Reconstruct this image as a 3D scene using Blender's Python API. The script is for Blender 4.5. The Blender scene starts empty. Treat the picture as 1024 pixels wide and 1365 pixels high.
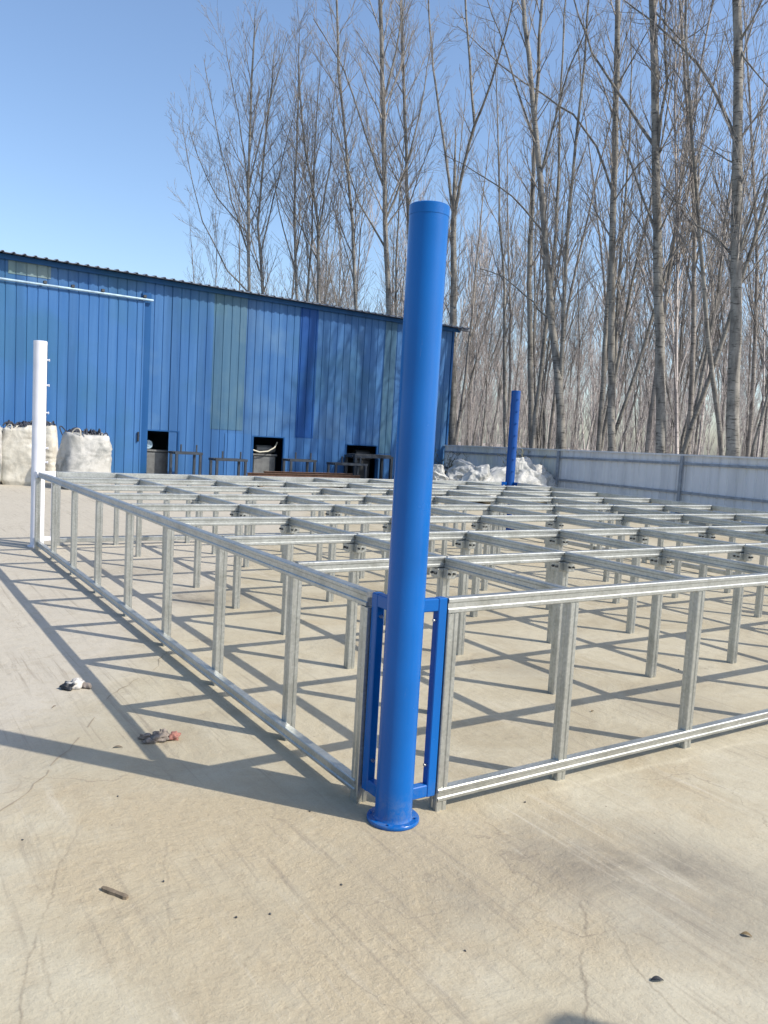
import bpy, math, random
import numpy as np
from mathutils import Vector, Matrix, noise as mnoise

random.seed(7)
rng = np.random.default_rng(11)
scene = bpy.context.scene
C = scene.collection
PI = math.pi

# ------------------------------------------------------------------ camera
# scene axes: x runs along the front edge of the platform (to the right),
# y along its left edge (away), origin at the front corner post.
F_PX, PITCH, ROLL, CAM_H = 1086.15, 0.0925, 0.057, 1.713
YAW, OX, OY = 0.58, 0.1184, 3.5281
PY_, PX_ = 1.0673, 1.0262            # bay sizes along y and x
cy_, sy_ = math.cos(YAW), math.sin(YAW)
CAM = Vector((-(OX*cy_+OY*sy_), -(-OX*sy_+OY*cy_), CAM_H))
R_ = Vector((cy_, -sy_, 0))
_F0 = Vector((sy_, cy_, 0))
F_ = _F0*math.cos(PITCH)+Vector((0, 0, -1))*math.sin(PITCH)
U_ = _F0*math.sin(PITCH)+Vector((0, 0, 1))*math.cos(PITCH)
XC = R_*math.cos(ROLL)+U_*math.sin(ROLL)
YC = -R_*math.sin(ROLL)+U_*math.cos(ROLL)

def ray(u, v):
    return F_+XC*((u-512)/F_PX)+YC*((682.5-v)/F_PX)
def at_z(u, v, z=0.0):
    d = ray(u, v); return CAM+d*((z-CAM.z)/d.z)
def at_y(u, v, y):
    d = ray(u, v); return CAM+d*((y-CAM.y)/d.y)
def at_x(u, v, x):
    d = ray(u, v); return CAM+d*((x-CAM.x)/d.x)
def at_d(u, v, dist):
    d = ray(u, v); return CAM+d*(dist/d.dot(_F0))
def project(p):
    q = Vector(p)-CAM; w = q.dot(F_)
    return 512+F_PX*q.dot(XC)/w, 682.5-F_PX*q.dot(YC)/w, w

cam_d = bpy.data.cameras.new('camera')
cam_d.sensor_fit = 'HORIZONTAL'; cam_d.sensor_width = 36
cam_d.lens = F_PX*36/1024
cam_d.clip_start = .05; cam_d.clip_end = 3000
cam_o = bpy.data.objects.new('camera', cam_d); C.objects.link(cam_o)
m = Matrix.Identity(4)
for i in range(3):
    m[i][0], m[i][1], m[i][2], m[i][3] = XC[i], YC[i], -F_[i], CAM[i]
cam_o.matrix_world = m
scene.camera = cam_o

# ------------------------------------------------------------------ light
ELEV = math.radians(41.5)
SX, SY = .626, -.780
SUN = Vector((SX*math.cos(ELEV), SY*math.cos(ELEV), math.sin(ELEV))).normalized()
sd = bpy.data.lights.new('sun', 'SUN'); sd.energy = 3.7; sd.angle = math.radians(.53)
sd.color = (1, .93, .82)
so = bpy.data.objects.new('sun', sd); C.objects.link(so)
so.rotation_euler = SUN.to_track_quat('Z', 'Y').to_euler()
so.location = (10, -10, 20)
w = bpy.data.worlds.new('World'); scene.world = w; w.use_nodes = True
nt = w.node_tree
sky = nt.nodes.new('ShaderNodeTexSky'); sky.sky_type = 'NISHITA'; sky.sun_disc = False
sky.sun_elevation = ELEV; sky.sun_rotation = math.atan2(SX, SY)
sky.air_density = 1.0; sky.dust_density = 1.5; sky.ozone_density = 3.2
bg = nt.nodes['Background']; bg.inputs['Strength'].default_value = .15
nt.links.new(sky.outputs[0], bg.inputs['Color'])
scene.view_settings.view_transform = 'Standard'
scene.view_settings.look = 'None'
scene.view_settings.exposure = 0.57
scene.view_settings.gamma = 1

# ------------------------------------------------------------------ mesh helpers
class MB:
    def __init__(self): self.v = []; self.f = []; self.sm = []
    def add(self, vs, fs, smooth=False):
        b = len(self.v); self.v += [tuple(p) for p in vs]
        self.f += [tuple(i+b for i in f) for f in fs]; self.sm += [smooth]*len(fs)
    def box(self, a, b, ch=0.0):
        (x0, y0, z0), (x1, y1, z1) = a, b
        if ch <= 0:
            self.add([(x0,y0,z0),(x1,y0,z0),(x1,y1,z0),(x0,y1,z0),(x0,y0,z1),(x1,y0,z1),(x1,y1,z1),(x0,y1,z1)],
                     [(3,2,1,0),(4,5,6,7),(0,1,5,4),(1,2,6,5),(2,3,7,6),(3,0,4,7)])
            return
        c = ch
        def ring(z, i):
            return [(x0+c+i,y0+i,z),(x1-c-i,y0+i,z),(x1-i,y0+c+i,z),(x1-i,y1-c-i,z),(x1-c-i,y1-i,z),(x0+c+i,y1-i,z),(x0+i,y1-c-i,z),(x0+i,y0+c+i,z)]
        self.loft([ring(z0, c), ring(z0+c, 0), ring(z1-c, 0), ring(z1, c)], cap=True)
    def loft(self, rings, cap=True, smooth=False, closed=True):
        n = len(rings[0]); vs = [p for r in rings for p in r]; fs = []
        for i in range(len(rings)-1):
            for j in range(n if closed else n-1):
                k = (j+1) % n
                fs.append((i*n+j, i*n+k, (i+1)*n+k, (i+1)*n+j))
        if smooth and cap:
            self.add(vs, fs, True)
            self.add(rings[0], [tuple(range(n-1, -1, -1))]); self.add(rings[-1], [tuple(range(n))])
            return
        if cap:
            fs.append(tuple(range(n-1, -1, -1))); fs.append(tuple((len(rings)-1)*n+j for j in range(n)))
        self.add(vs, fs, smooth)
    def lathe(self, c, prof, n=32, smooth=True):
        rings = [[(c[0]+r*math.cos(2*PI*j/n), c[1]+r*math.sin(2*PI*j/n), c[2]+z) for j in range(n)] for r, z in prof]
        self.loft(rings, True, smooth)
    def cyl(self, p0, p1, r0, r1=None, n=12, smooth=True):
        r1 = r0 if r1 is None else r1
        p0, p1 = Vector(p0), Vector(p1); d = (p1-p0).normalized()
        a = d.orthogonal().normalized(); b = d.cross(a)
        rings = [[p+(a*math.cos(2*PI*j/n)+b*math.sin(2*PI*j/n))*r for j in range(n)] for p, r in ((p0, r0), (p1, r1))]
        self.loft(rings, True, smooth)
    def tube(self, pts, rads, n=8, smooth=True):
        pts = [Vector(p) for p in pts]; rings = []
        a = None
        for i, p in enumerate(pts):
            d = (pts[min(i+1, len(pts)-1)]-pts[max(i-1, 0)]).normalized()
            if a is None: a = d.orthogonal().normalized()
            a = (a-d*a.dot(d)).normalized(); b = d.cross(a)
            r = rads[i] if hasattr(rads, '__len__') else rads
            rings.append([p+(a*math.cos(2*PI*j/n)+b*math.sin(2*PI*j/n))*r for j in range(n)])
        self.loft(rings, True, smooth)
    def prism(self, prof, p0, p1, ax, up):
        p0, p1, ax, up = Vector(p0), Vector(p1), Vector(ax), Vector(up)
        r0 = [p0+ax*s+up*t for s, t in prof]; r1 = [p1+ax*s+up*t for s, t in prof]
        self.loft([r0, r1], True)
    def build(self, name, mat, parent=None, loc=None):
        me = bpy.data.meshes.new(name)
        me.from_pydata([tuple(p) for p in self.v], [], self.f)
        me.polygons.foreach_set('use_smooth', self.sm)
        me.materials.append(mat); me.validate(); me.update()
        return link(name, me, parent, loc)

def link(name, me, parent=None, loc=None):
    o = bpy.data.objects.new(name, me); C.objects.link(o)
    if parent: o.parent = parent
    if loc: o.location = loc
    return o
def tag(o, label=None, cat=None, group=None, kind=None):
    if label: o['label'] = label
    if cat: o['category'] = cat
    if group: o['group'] = group
    if kind: o['kind'] = kind
    return o
def thing(name, label, cat, loc=(0, 0, 0), rz=0, group=None):
    o = bpy.data.objects.new(name, None); C.objects.link(o)
    o.empty_display_size = .2
    o.location = loc; o.rotation_euler = (0, 0, rz)
    return tag(o, label, cat, group)
def copy_tree(o, parent=None):
    c = o.copy(); C.objects.link(c)
    if parent: c.parent = parent
    for ch in list(o.children): copy_tree(ch, c)
    return c

def seg_mesh(name, P0, P1, R0, R1, k=3):
    """many little tapered prisms as one mesh"""
    P0, P1 = np.asarray(P0, float), np.asarray(P1, float); R0, R1 = np.asarray(R0, float), np.asarray(R1, float)
    n = len(P0); d = P1-P0; L = np.linalg.norm(d, axis=1, keepdims=True); L[L == 0] = 1; d = d/L
    ref = np.where(np.abs(d[:, 2:3]) > .9, np.array([[1., 0, 0]]), np.array([[0, 0, 1.]]))
    a = np.cross(d, ref); a /= np.linalg.norm(a, axis=1, keepdims=True); b = np.cross(d, a)
    vs = np.zeros((n, 2, k, 3))
    for j in range(k):
        o = a*math.cos(2*PI*j/k)+b*math.sin(2*PI*j/k)
        vs[:, 0, j] = P0+o*R0[:, None]; vs[:, 1, j] = P1+o*R1[:, None]
    base = (np.arange(n)*2*k)[:, None]
    fs = np.zeros((n, k, 4), np.int32)
    for j in range(k):
        q = (j+1) % k
        fs[:, j, 0] = base[:, 0]+j; fs[:, j, 1] = base[:, 0]+k+j; fs[:, j, 2] = base[:, 0]+k+q; fs[:, j, 3] = base[:, 0]+q
    me = bpy.data.meshes.new(name)
    me.vertices.add(n*2*k); me.vertices.foreach_set('co', vs.reshape(-1))
    me.loops.add(n*k*4); me.loops.foreach_set('vertex_index', fs.reshape(-1))
    me.polygons.add(n*k); me.polygons.foreach_set('loop_start', np.arange(n*k, dtype=np.int32)*4)
    me.polygons.foreach_set('use_smooth', np.ones(n*k, bool))
    me.update(calc_edges=True)
    return me

# ------------------------------------------------------------------ materials
class NT:
    def __init__(self, name):
        self.m = bpy.data.materials.new(name); self.m.use_nodes = True
        self.t = self.m.node_tree; self.b = self.t.nodes['Principled BSDF']
    def n(self, typ, **kw):
        o = self.t.nodes.new(typ)
        for k, v in kw.items(): setattr(o, k, v)
        return o
    def l(self, a, b): self.t.links.new(a, b)
    def coords(self, rand=False, scale=(1, 1, 1), world=False, rot=(0, 0, 0)):
        if world: src = self.n('ShaderNodeNewGeometry').outputs['Position']
        else: src = self.n('ShaderNodeTexCoord').outputs['Object']
        mp = self.n('ShaderNodeMapping'); mp.inputs['Scale'].default_value = scale; mp.inputs['Rotation'].default_value = rot
        self.l(src, mp.inputs['Vector'])
        if rand:
            oi = self.n('ShaderNodeObjectInfo'); mu = self.n('ShaderNodeMath', operation='MULTIPLY'); mu.inputs[1].default_value = 37
            self.l(oi.outputs['Random'], mu.inputs[0]); self.l(mu.outputs[0], mp.inputs['Location'])
        return mp.outputs[0]
    def noise(self, vec, scale, detail=4, rough=.55, dist=0):
        o = self.n('ShaderNodeTexNoise'); o.inputs['Scale'].default_value = scale; o.inputs['Detail'].default_value = detail
        o.inputs['Roughness'].default_value = rough; o.inputs['Distortion'].default_value = dist
        if vec: self.l(vec, o.inputs['Vector'])
        return o.outputs['Fac']
    def ramp(self, fac, stops):
        o = self.n('ShaderNodeValToRGB'); e = o.color_ramp.elements
        while len(e) < len(stops): e.new(.5)
        for i, (p, c) in enumerate(stops):
            e[i].position = p; e[i].color = (*c, 1) if len(c) == 3 else c
        self.l(fac, o.inputs[0]); return o.outputs[0]
    def mix(self, fac, a, b, blend='MIX'):
        o = self.n('ShaderNodeMix', data_type='RGBA', blend_type=blend)
        for s, x in ((o.inputs[0], fac), (o.inputs[6], a), (o.inputs[7], b)):
            if isinstance(x, (int, float)): s.default_value = x
            elif isinstance(x, tuple): s.default_value = (*x, 1)
            else: self.l(x, s)
        return o.outputs[2]
    def math(self, op, a, b=0.0, c=None, clamp=False):
        o = self.n('ShaderNodeMath', operation=op, use_clamp=bool(clamp))
        for i, x in enumerate((a, b, c)):
            if x is None: continue
            if isinstance(x, (int, float)): o.inputs[i].default_value = x
            else: self.l(x, o.inputs[i])
        return o.outputs[0]
    def bump(self, h, strength, dist, prev=None):
        o = self.n('ShaderNodeBump'); o.inputs['Strength'].default_value = strength; o.inputs['Distance'].default_value = dist
        self.l(h, o.inputs['Height'])
        if prev: self.l(prev, o.inputs['Normal'])
        return o.outputs[0]
    def out(self, col=None, rough=.6, metal=0, normal=None, spec=.5):
        b = self.b
        for k, x in (('Base Color', col), ('Roughness', rough), ('Metallic', metal), ('Specular IOR Level', spec)):
            if x is None: continue
            if isinstance(x, tuple): b.inputs[k].default_value = (*x, 1)
            elif isinstance(x, (int, float)): b.inputs[k].default_value = x
            else: self.l(x, b.inputs[k])
        if normal: self.l(normal, b.inputs['Normal'])
        return self.m

def mat_plain(name, col, rough=.6, metal=0, var=.25, scale=6):
    t = NT(name); v = t.coords(True)
    n = t.noise(v, scale, 5)
    c = t.ramp(n, [(.3, tuple(x*(1-var) for x in col)), (.7, tuple(min(1, x*(1+var)) for x in col))])
    return t.out(c, rough, metal)

def mat_galv():
    t = NT('galvanised_steel'); v = t.coords(True)
    vo = t.n('ShaderNodeTexVoronoi'); vo.inputs['Scale'].default_value = 70; t.l(v, vo.inputs['Vector'])
    sp = t.n('ShaderNodeSeparateColor'); t.l(vo.outputs['Color'], sp.inputs[0])
    c1 = t.ramp(sp.outputs[0], [(0, (.45, .465, .455)), (1, (.55, .565, .555))])
    n = t.noise(v, 5, 5, .6)
    c2 = t.ramp(n, [(.30, (.74, .74, .71)), (.5, (.92, .92, .90)), (.72, (1, 1, .98))])
    c = t.mix(1.0, c1, c2, 'MULTIPLY')
    vs = t.coords(True, (40, 40, 3))
    st = t.noise(vs, 1.2, 3)
    r = t.math('MULTIPLY_ADD', st, .24, .29)
    bp = t.bump(t.noise(v, 14, 3), .12, .01)
    return t.out(c, r, .82, bp)

def mat_blue(name, col, rough=.24):
    t = NT(name); v = t.coords(True)
    n = t.noise(v, 2.2, 4)
    c = t.ramp(n, [(.3, tuple(x*.9 for x in col)), (.7, tuple(x*1.08 for x in col))])
    z_ = t.n('ShaderNodeSeparateXYZ'); t.l(t.n('ShaderNodeNewGeometry').outputs['Position'], z_.inputs[0])
    dz_ = t.math('MULTIPLY_ADD', z_.outputs[2], -4.5, .75, True)
    dust = t.math('MULTIPLY', dz_, t.ramp(t.noise(v, 16, 6, .7), [(.45, (0, 0, 0)), (.72, (.8, .8, .8))]))
    scr = t.ramp(t.noise(t.coords(True, (30, 30, 2.2)), 1.3, 5, .75), [(.69, (0, 0, 0)), (.74, (.35, .35, .35))])
    c = t.mix(t.math('MAXIMUM', dust, scr), c, (.20, .22, .22))
    r = t.math('MULTIPLY_ADD', t.noise(v, 9, 3), .16, rough-.08)
    r = t.math('MAXIMUM', r, t.math('MULTIPLY', dust, .8))
    return t.out(c, r, 0, t.bump(t.noise(t.coords(True, (1, 1, .12)), 7, 2), .10, .012), .32)

def mat_white():
    t = NT('white_gloss_paint'); v = t.coords(True)
    c = t.ramp(t.noise(v, 4, 5), [(.3, (.62, .63, .68)), (.6, (.70, .70, .74))])
    return t.out(c, .35)

def mat_sheet(name, a, b, faded, dirt=.5, rough=.5, fade=.56):
    """painted profiled steel, weathered"""
    t = NT(name); v = t.coords()
    vs = t.coords(False, (3.75, 3.75, .22))      # long vertical weather streaks, about one per sheet rib
    n1 = t.noise(vs, 1.0, 4, .55); n2 = t.noise(v, .55, 5, .6); n3 = t.noise(t.coords(False, (14, 14, .6)), 1, 4, .6)
    c = t.ramp(n1, [(.3, a), (.68, b)])
    c = t.mix(t.ramp(n2, [(fade-.06, (0, 0, 0)), (fade+.2, (.85, .85, .85))]), c, faded)
    n4 = t.noise(v, .42, 4, .55); n5 = t.noise(t.coords(False, (1.9, 1.9, .12)), 1, 3, .5)
    c = t.mix(t.ramp(n4, [(.5, (0, 0, 0)), (.66, (.45, .45, .45))]), c, (a[0]*1.1, a[1]*1.02, a[2]*.62))
    c = t.mix(t.ramp(n5, [(.52, (0, 0, 0)), (.66, (.4, .4, .4))]), c, tuple(x*.62 for x in a))
    c = t.mix(t.ramp(n3, [(.55, (0, 0, 0)), (.85, (dirt, dirt, dirt))]), c, tuple(x*.55 for x in a))
    return t.out(c, rough, .0, t.bump(t.noise(v, 3, 3), .15, .02), .22)

def mat_concrete():
    t = NT('worn_concrete'); P = t.coords(False, (1, 1, 1), True)
    big = t.noise(P, .33, 5, .6, .3); mid = t.noise(P, 1.5, 7, .66, .6); fine = t.noise(P, 9, 6, .72); grit = t.noise(P, 85, 5, .8); spk = t.noise(P, 26, 5, .72); grain = t.noise(P, 300, 2, .6)
    c = t.ramp(big, [(.28, (.308, .264, .182)), (.5, (.402, .356, .256)), (.7, (.432, .395, .304))])
    c = t.mix(t.ramp(mid, [(.42, (0, 0, 0)), (.66, (.75, .75, .75))]), c, (.465, .427, .325))      # pale dusty film
    c = t.mix(t.ramp(mid, [(.30, (.6, .6, .6)), (.44, (0, 0, 0))]), c, (.315, .270, .190))           # worn darker patches
    # rough, sandy, exposed surface in patches
    q0 = at_z(400, 1200)
    d = t.n('ShaderNodeVectorMath', operation='DISTANCE'); d.inputs[1].default_value = (q0.x, q0.y, 0); t.l(P, d.inputs[0])
    near = t.math('SUBTRACT', 1.15, t.math('MULTIPLY', d.outputs['Value'], .55), None, True)
    sand = t.ramp(t.math('ADD', t.noise(P, .9, 6, .65), t.math('MULTIPLY', near, .22)), [(.56, (0, 0, 0)), (.72, (1, 1, 1))])
    c = t.mix(t.math('MULTIPLY', sand, .8), c, (.385, .318, .210))
    # greyer slab beyond the joint on the left
    px = t.n('ShaderNodeSeparateXYZ'); t.l(P, px.inputs[0])
    a0, a1 = at_z(0, 1085), at_z(215, 880)
    dx, dy = (a1-a0).x, (a1-a0).y; L = math.hypot(dx, dy)
    s = t.math('ADD', t.math('MULTIPLY', t.math('SUBTRACT', px.outputs[0], a0.x), -dy/L), t.math('MULTIPLY', t.math('SUBTRACT', px.outputs[1], a0.y), dx/L))
    side = t.math('MULTIPLY_ADD', s, 1.8, t.math('MULTIPLY', t.math('SUBTRACT', mid, .5), .7))
    side = t.math('ADD', side, .1, None, True)
    c = t.mix(t.math('MULTIPLY', side, .8), c, (.455, .418, .352))
    # stains and darker patches with ragged outlines
    for (u, v, rx, k) in ((850, 1165, .62, .30), (760, 1130, .4, .20), (970, 1210, .55, .24), (560, 1170, .5, .10), (275, 795, .6, .45), (620, 1215, .3, .12), (60, 1000, .7, .10), (700, 890, .6, .12), (480, 860, .5, .16), (900, 940, .5, .14), (180, 760, .8, .16)):
        q = at_z(u, v)
        d = t.n('ShaderNodeVectorMath', operation='DISTANCE'); d.inputs[1].default_value = (q.x, q.y, 0); t.l(P, d.inputs[0])
        f = t.math('SUBTRACT', 1.0, t.math('DIVIDE', d.outputs['Value'], rx), None, True)
        f = t.math('MULTIPLY', f, t.math('MULTIPLY_ADD', mid, 4.2, -1.4, True), None, True)
        f = t.math('MULTIPLY', f, t.math('MULTIPLY_ADD', spk, 1.2, .3), None, True)
        c = t.mix(t.math('MULTIPLY', f, k*3.6, None, True), c, (.165, .145, .115))
    # tyre and drag scuffs: two directions of broken streaks
    for rot, sc_, th, amt, col in ((-62, 22, .54, .75, (.21, .18, .14)), (-38, 16, .55, .6, (.23, .20, .155)), (24, 12, .56, .6, (.54, .50, .41))):
        st = t.noise(t.coords(False, (sc_, .8, 1), True, (0, 0, math.radians(rot))), 1, 5, .7, .4)
        sm = t.noise(t.coords(False, (1, 1, 1), True, (0, 0, rot)), .55, 4)
        f = t.math('MULTIPLY', t.ramp(st, [(th, (0, 0, 0)), (th+.17, (1, 1, 1))]), t.ramp(sm, [(.46, (0, 0, 0)), (.60, (amt, amt, amt))]))
        c = t.mix(f, c, col)
    # hairline crazing, only in patches
    vo = t.n('ShaderNodeTexVoronoi', feature='DISTANCE_TO_EDGE'); vo.inputs['Scale'].default_value = .8
    wob = t.n('ShaderNodeVectorMath', operation='MULTIPLY_ADD'); nn = t.n('ShaderNodeTexNoise'); t.l(nn.outputs['Color'], wob.inputs[0])
    nn.inputs['Scale'].default_value = 2.2; nn.inputs['Detail'].default_value = 7; t.l(P, nn.inputs['Vector'])
    wob.inputs[1].default_value = (.9, .9, .9); t.l(P, wob.inputs[2]); t.l(wob.outputs[0], vo.inputs['Vector'])
    cr = t.ramp(vo.outputs['Distance'], [(0, (1, 1, 1)), (.007, (0, 0, 0))])
    cm = t.math('MULTIPLY', cr, t.ramp(t.noise(P, .9, 3), [(.46, (0, 0, 0)), (.6, (.6, .6, .6))]))
    c = t.mix(cm, c, (.20, .17, .13))
    rough_amt = t.math('MULTIPLY_ADD', sand, .62, .2)
    # a few long hairline cracks and saw-cut traces, wandering and broken up
    wb = t.n('ShaderNodeVectorMath', operation='MULTIPLY_ADD'); w1 = t.n('ShaderNodeTexNoise'); w1.inputs['Scale'].default_value = 3.0; w1.inputs['Detail'].default_value = 8; w1.inputs['Roughness'].default_value = .6; t.l(P, w1.inputs['Vector'])
    t.l(w1.outputs['Color'], wb.inputs[0]); wb.inputs[1].default_value = (.14, .14, 0); t.l(P, wb.inputs[2])
    wx_ = t.n('ShaderNodeSeparateXYZ'); t.l(wb.outputs[0], wx_.inputs[0])
    brk = t.ramp(t.noise(P, 4.5, 5, .7), [(.34, (.1, .1, .1)), (.58, (1, 1, 1))])
    for (ua, va, ub, vb, wid_, amt) in ((781, 1400, 779, 1165, .009, .7), (26, 1400, 50, 1235, .008, .7), (50, 1235, 110, 1080, .007, .55), (90, 1385, 50, 1235, .007, .5), (945, 1400, 800, 1225, .007, .6), (1030, 1335, 975, 1270, .008, .5), (232, 1250, 214, 1110, .006, .4), (800, 1225, 700, 1150, .006, .4), (700, 1062, 1024, 985, .03, -.45)):
        A_, B_ = at_z(ua, va), at_z(ub, vb); ex, ey = B_.x-A_.x+.0, B_.y-A_.y; Ls = math.hypot(ex, ey); ex /= Ls; ey /= Ls
        rx_ = t.math('SUBTRACT', wx_.outputs[0], A_.x+.07); ry_ = t.math('SUBTRACT', wx_.outputs[1], A_.y+.07)
        al = t.math('ADD', t.math('MULTIPLY', rx_, ex), t.math('MULTIPLY', ry_, ey)); ac = t.math('ABSOLUTE', t.math('ADD', t.math('MULTIPLY', rx_, -ey), t.math('MULTIPLY', ry_, ex)))
        lin = t.math('SUBTRACT', 1.0, t.math('DIVIDE', ac, wid_), None, True)
        end = t.math('MULTIPLY', t.math('MULTIPLY', al, 8.0, None, True), t.math('MULTIPLY', t.math('SUBTRACT', Ls, al), 8.0, None, True))
        c = t.mix(t.math('MULTIPLY', t.math('MULTIPLY', lin, end), t.math('MULTIPLY', brk, abs(amt))), c, (.20, .17, .125) if amt > 0 else (.56, .51, .38))
    c = t.mix(t.math('MULTIPLY', t.ramp(spk, [(.28, (.6, .6, .6)), (.44, (0, 0, 0))]), rough_amt), c, (.235, .185, .12))
    c = t.mix(t.math('MULTIPLY', t.ramp(spk, [(.55, (0, 0, 0)), (.75, (.42, .42, .42))]), rough_amt), c, (.56, .50, .385))
    c = t.mix(t.ramp(fine, [(.3, (.4, .4, .4)), (.5, (0, 0, 0))]), c, (.33, .28, .20))
    c = t.mix(t.ramp(grit, [(.25, (.7, .7, .7)), (.46, (0, 0, 0))]), c, (.24, .195, .135))
    c = t.mix(t.ramp(grit, [(.58, (0, 0, 0)), (.8, (.5, .5, .5))]), c, (.60, .55, .45))
    vs = t.n('ShaderNodeTexVoronoi'); vs.inputs['Scale'].default_value = 9; t.l(P, vs.inputs['Vector'])
    c = t.mix(t.math('MULTIPLY', t.ramp(vs.outputs['Distance'], [(.03, (.8, .8, .8)), (.05, (0, 0, 0))]), t.ramp(t.noise(P, 1.3, 2), [(.5, (0, 0, 0)), (.6, (1, 1, 1))])), c, (.13, .11, .085))
    b1 = t.bump(mid, .35, .05); b2 = t.bump(fine, .45, .016, b1)
    b3 = t.n('ShaderNodeBump'); b3.inputs['Distance'].default_value = .007; t.l(spk, b3.inputs['Height']); t.l(rough_amt, b3.inputs['Strength']); t.l(b2, b3.inputs['Normal'])
    b4 = t.bump(cm, -.5, .004, b3.outputs[0]) if False else b3.outputs[0]
    b5 = t.bump(grit, .4, .003, b4)
    return t.out(c, .85, 0, t.bump(grain, .25, .001, b5), .25)

def mat_bark(name, light, dark, twig=False):
    t = NT(name); v = t.coords(True, (1, 1, .35))
    n = t.noise(v, 5, 5, .65); n2 = t.noise(t.coords(True, (1.2, 1.2, 6)), 3.5, 4, .6)
    c = t.ramp(n, [(.32, dark), (.6, light)])
    c = t.mix(t.ramp(n2, [(.55, (0, 0, 0)), (.66, (.85, .85, .85))]), c, tuple(x*.4 for x in dark))
    return t.out(c, .85, 0, t.bump(n2, .5, .02), .2)

def mat_bagcloth(name, col, dirty):
    t = NT(name); v = t.coords(True)
    wv = t.n('ShaderNodeTexWave'); wv.inputs['Scale'].default_value = 26; wv.bands_direction = 'Z'; t.l(v, wv.inputs['Vector'])
    n = t.noise(v, 2.2, 6, .65, .5)
    c = t.ramp(n, [(.3, dirty), (.55, col), (.8, tuple(min(.85, x*1.12) for x in col))])
    c = t.mix(t.math('MULTIPLY', wv.outputs['Fac'], .10), c, tuple(x*.6 for x in col))
    b = t.bump(t.noise(v, 9, 5, .6), .5, .03)
    return t.out(c, .6, 0, t.bump(wv.outputs['Fac'], .12, .004, b), .3)

M = {}
M['galv'] = mat_galv()
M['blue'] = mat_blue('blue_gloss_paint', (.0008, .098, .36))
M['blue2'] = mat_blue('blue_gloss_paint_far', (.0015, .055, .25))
M['white'] = mat_white()
M['bolt'] = mat_plain('zinc_bolt', (.55, .55, .55), .35, .9)
M['concrete'] = mat_concrete()
M['soil'] = mat_plain('leaf_litter_soil', (.30, .255, .215), .95, 0, .35, 1.5)
M['sheet'] = mat_sheet('faded_blue_sheet', (.026, .100, .265), (.048, .142, .325), (.092, .185, .32))
M['door'] = mat_sheet('blue_door_sheet', (.030, .114, .295), (.050, .148, .345), (.078, .175, .345), .25, .45, .62)
M['green'] = mat_sheet('weathered_green_panel', (.038, .105, .19), (.060, .138, .22), (.10, .175, .225))
M['pale'] = mat_sheet('pale_translucent_panel', (.10, .18, .23), (.16, .235, .255), (.24, .29, .27))
M['darkblue'] = mat_sheet('new_blue_panel', (.003, .048, .205), (.005, .060, .235), (.010, .072, .24), .2)
M['midblue'] = mat_sheet('mid_blue_trim_and_shade', (.006, .062, .195), (.010, .076, .225), (.020, .088, .23), .3)
M['track'] = mat_plain('pale_blue_steel_track', (.30, .42, .52), .45, .2)
M['roof'] = mat_plain('dull_grey_roof_sheet', (.20, .225, .27), .6, .2)
M['fence'] = mat_sheet('grey_fence_sheet', (.58, .60, .63), (.66, .675, .70), (.70, .71, .715), .35, .5)
M['fencerail'] = mat_plain('grey_fence_steel', (.24, .27, .31), .55, .2)
M['black'] = mat_plain('black_steel', (.022, .024, .028), .55, .3)
M['darksteel'] = mat_plain('dark_grey_steel', (.06, .065, .07), .5, .4)
M['stand'] = mat_plain('dark_blue_grey_steel', (.035, .045, .06), .5, .3)
M['grey'] = mat_plain('grey_machine_paint', (.13, .135, .135), .5)
M['rust'] = mat_plain('rusty_steel', (.13, .075, .05), .85, .1, .4, 9)
M['bag'] = mat_bagcloth('woven_white_bag', (.60, .57, .49), (.37, .34, .28))
M['baggrey'] = mat_bagcloth('dirty_woven_bag', (.46, .45, .42), (.15, .16, .155))
M['tarp'] = mat_bagcloth('white_plastic_wrap', (.46, .46, .44), (.19, .20, .19))
M['strap'] = mat_plain('dark_strap', (.03, .035, .05), .7)
M['hose'] = mat_plain('pale_hose', (.55, .52, .42), .5)
M['bark'] = mat_bark('poplar_bark', (.28, .266, .236), (.105, .098, .087))
M['barkdark'] = mat_bark('dark_bark', (.31, .285, .255), (.12, .11, .098))
M['twig'] = mat_bark('twig_bark', (.30, .28, .258), (.165, .155, .145))
M['brush'] = mat_bark('brushwood_bark', (.45, .415, .395), (.27, .247, .238))
M['limb'] = mat_bark('limb_bark', (.25, .235, .205), (.09, .084, .074))
M['crack'] = mat_plain('joint_dirt', (.27, .23, .17), .95)
M['wood'] = mat_plain('weathered_wood', (.16, .125, .085), .9, 0, .4, 30)
M['leaf'] = mat_plain('dry_leaf', (.17, .12, .055), .8, 0, .4, 40)
M['cloth'] = mat_plain('grey_glove_cloth', (.20, .17, .145), .95, 0, .5, 25)
M['clothw'] = mat_plain('white_glove_cloth', (.46, .44, .41), .95, 0, .3, 30)
M['red'] = mat_plain('faded_red_rubber', (.30, .13, .10), .7)

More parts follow.
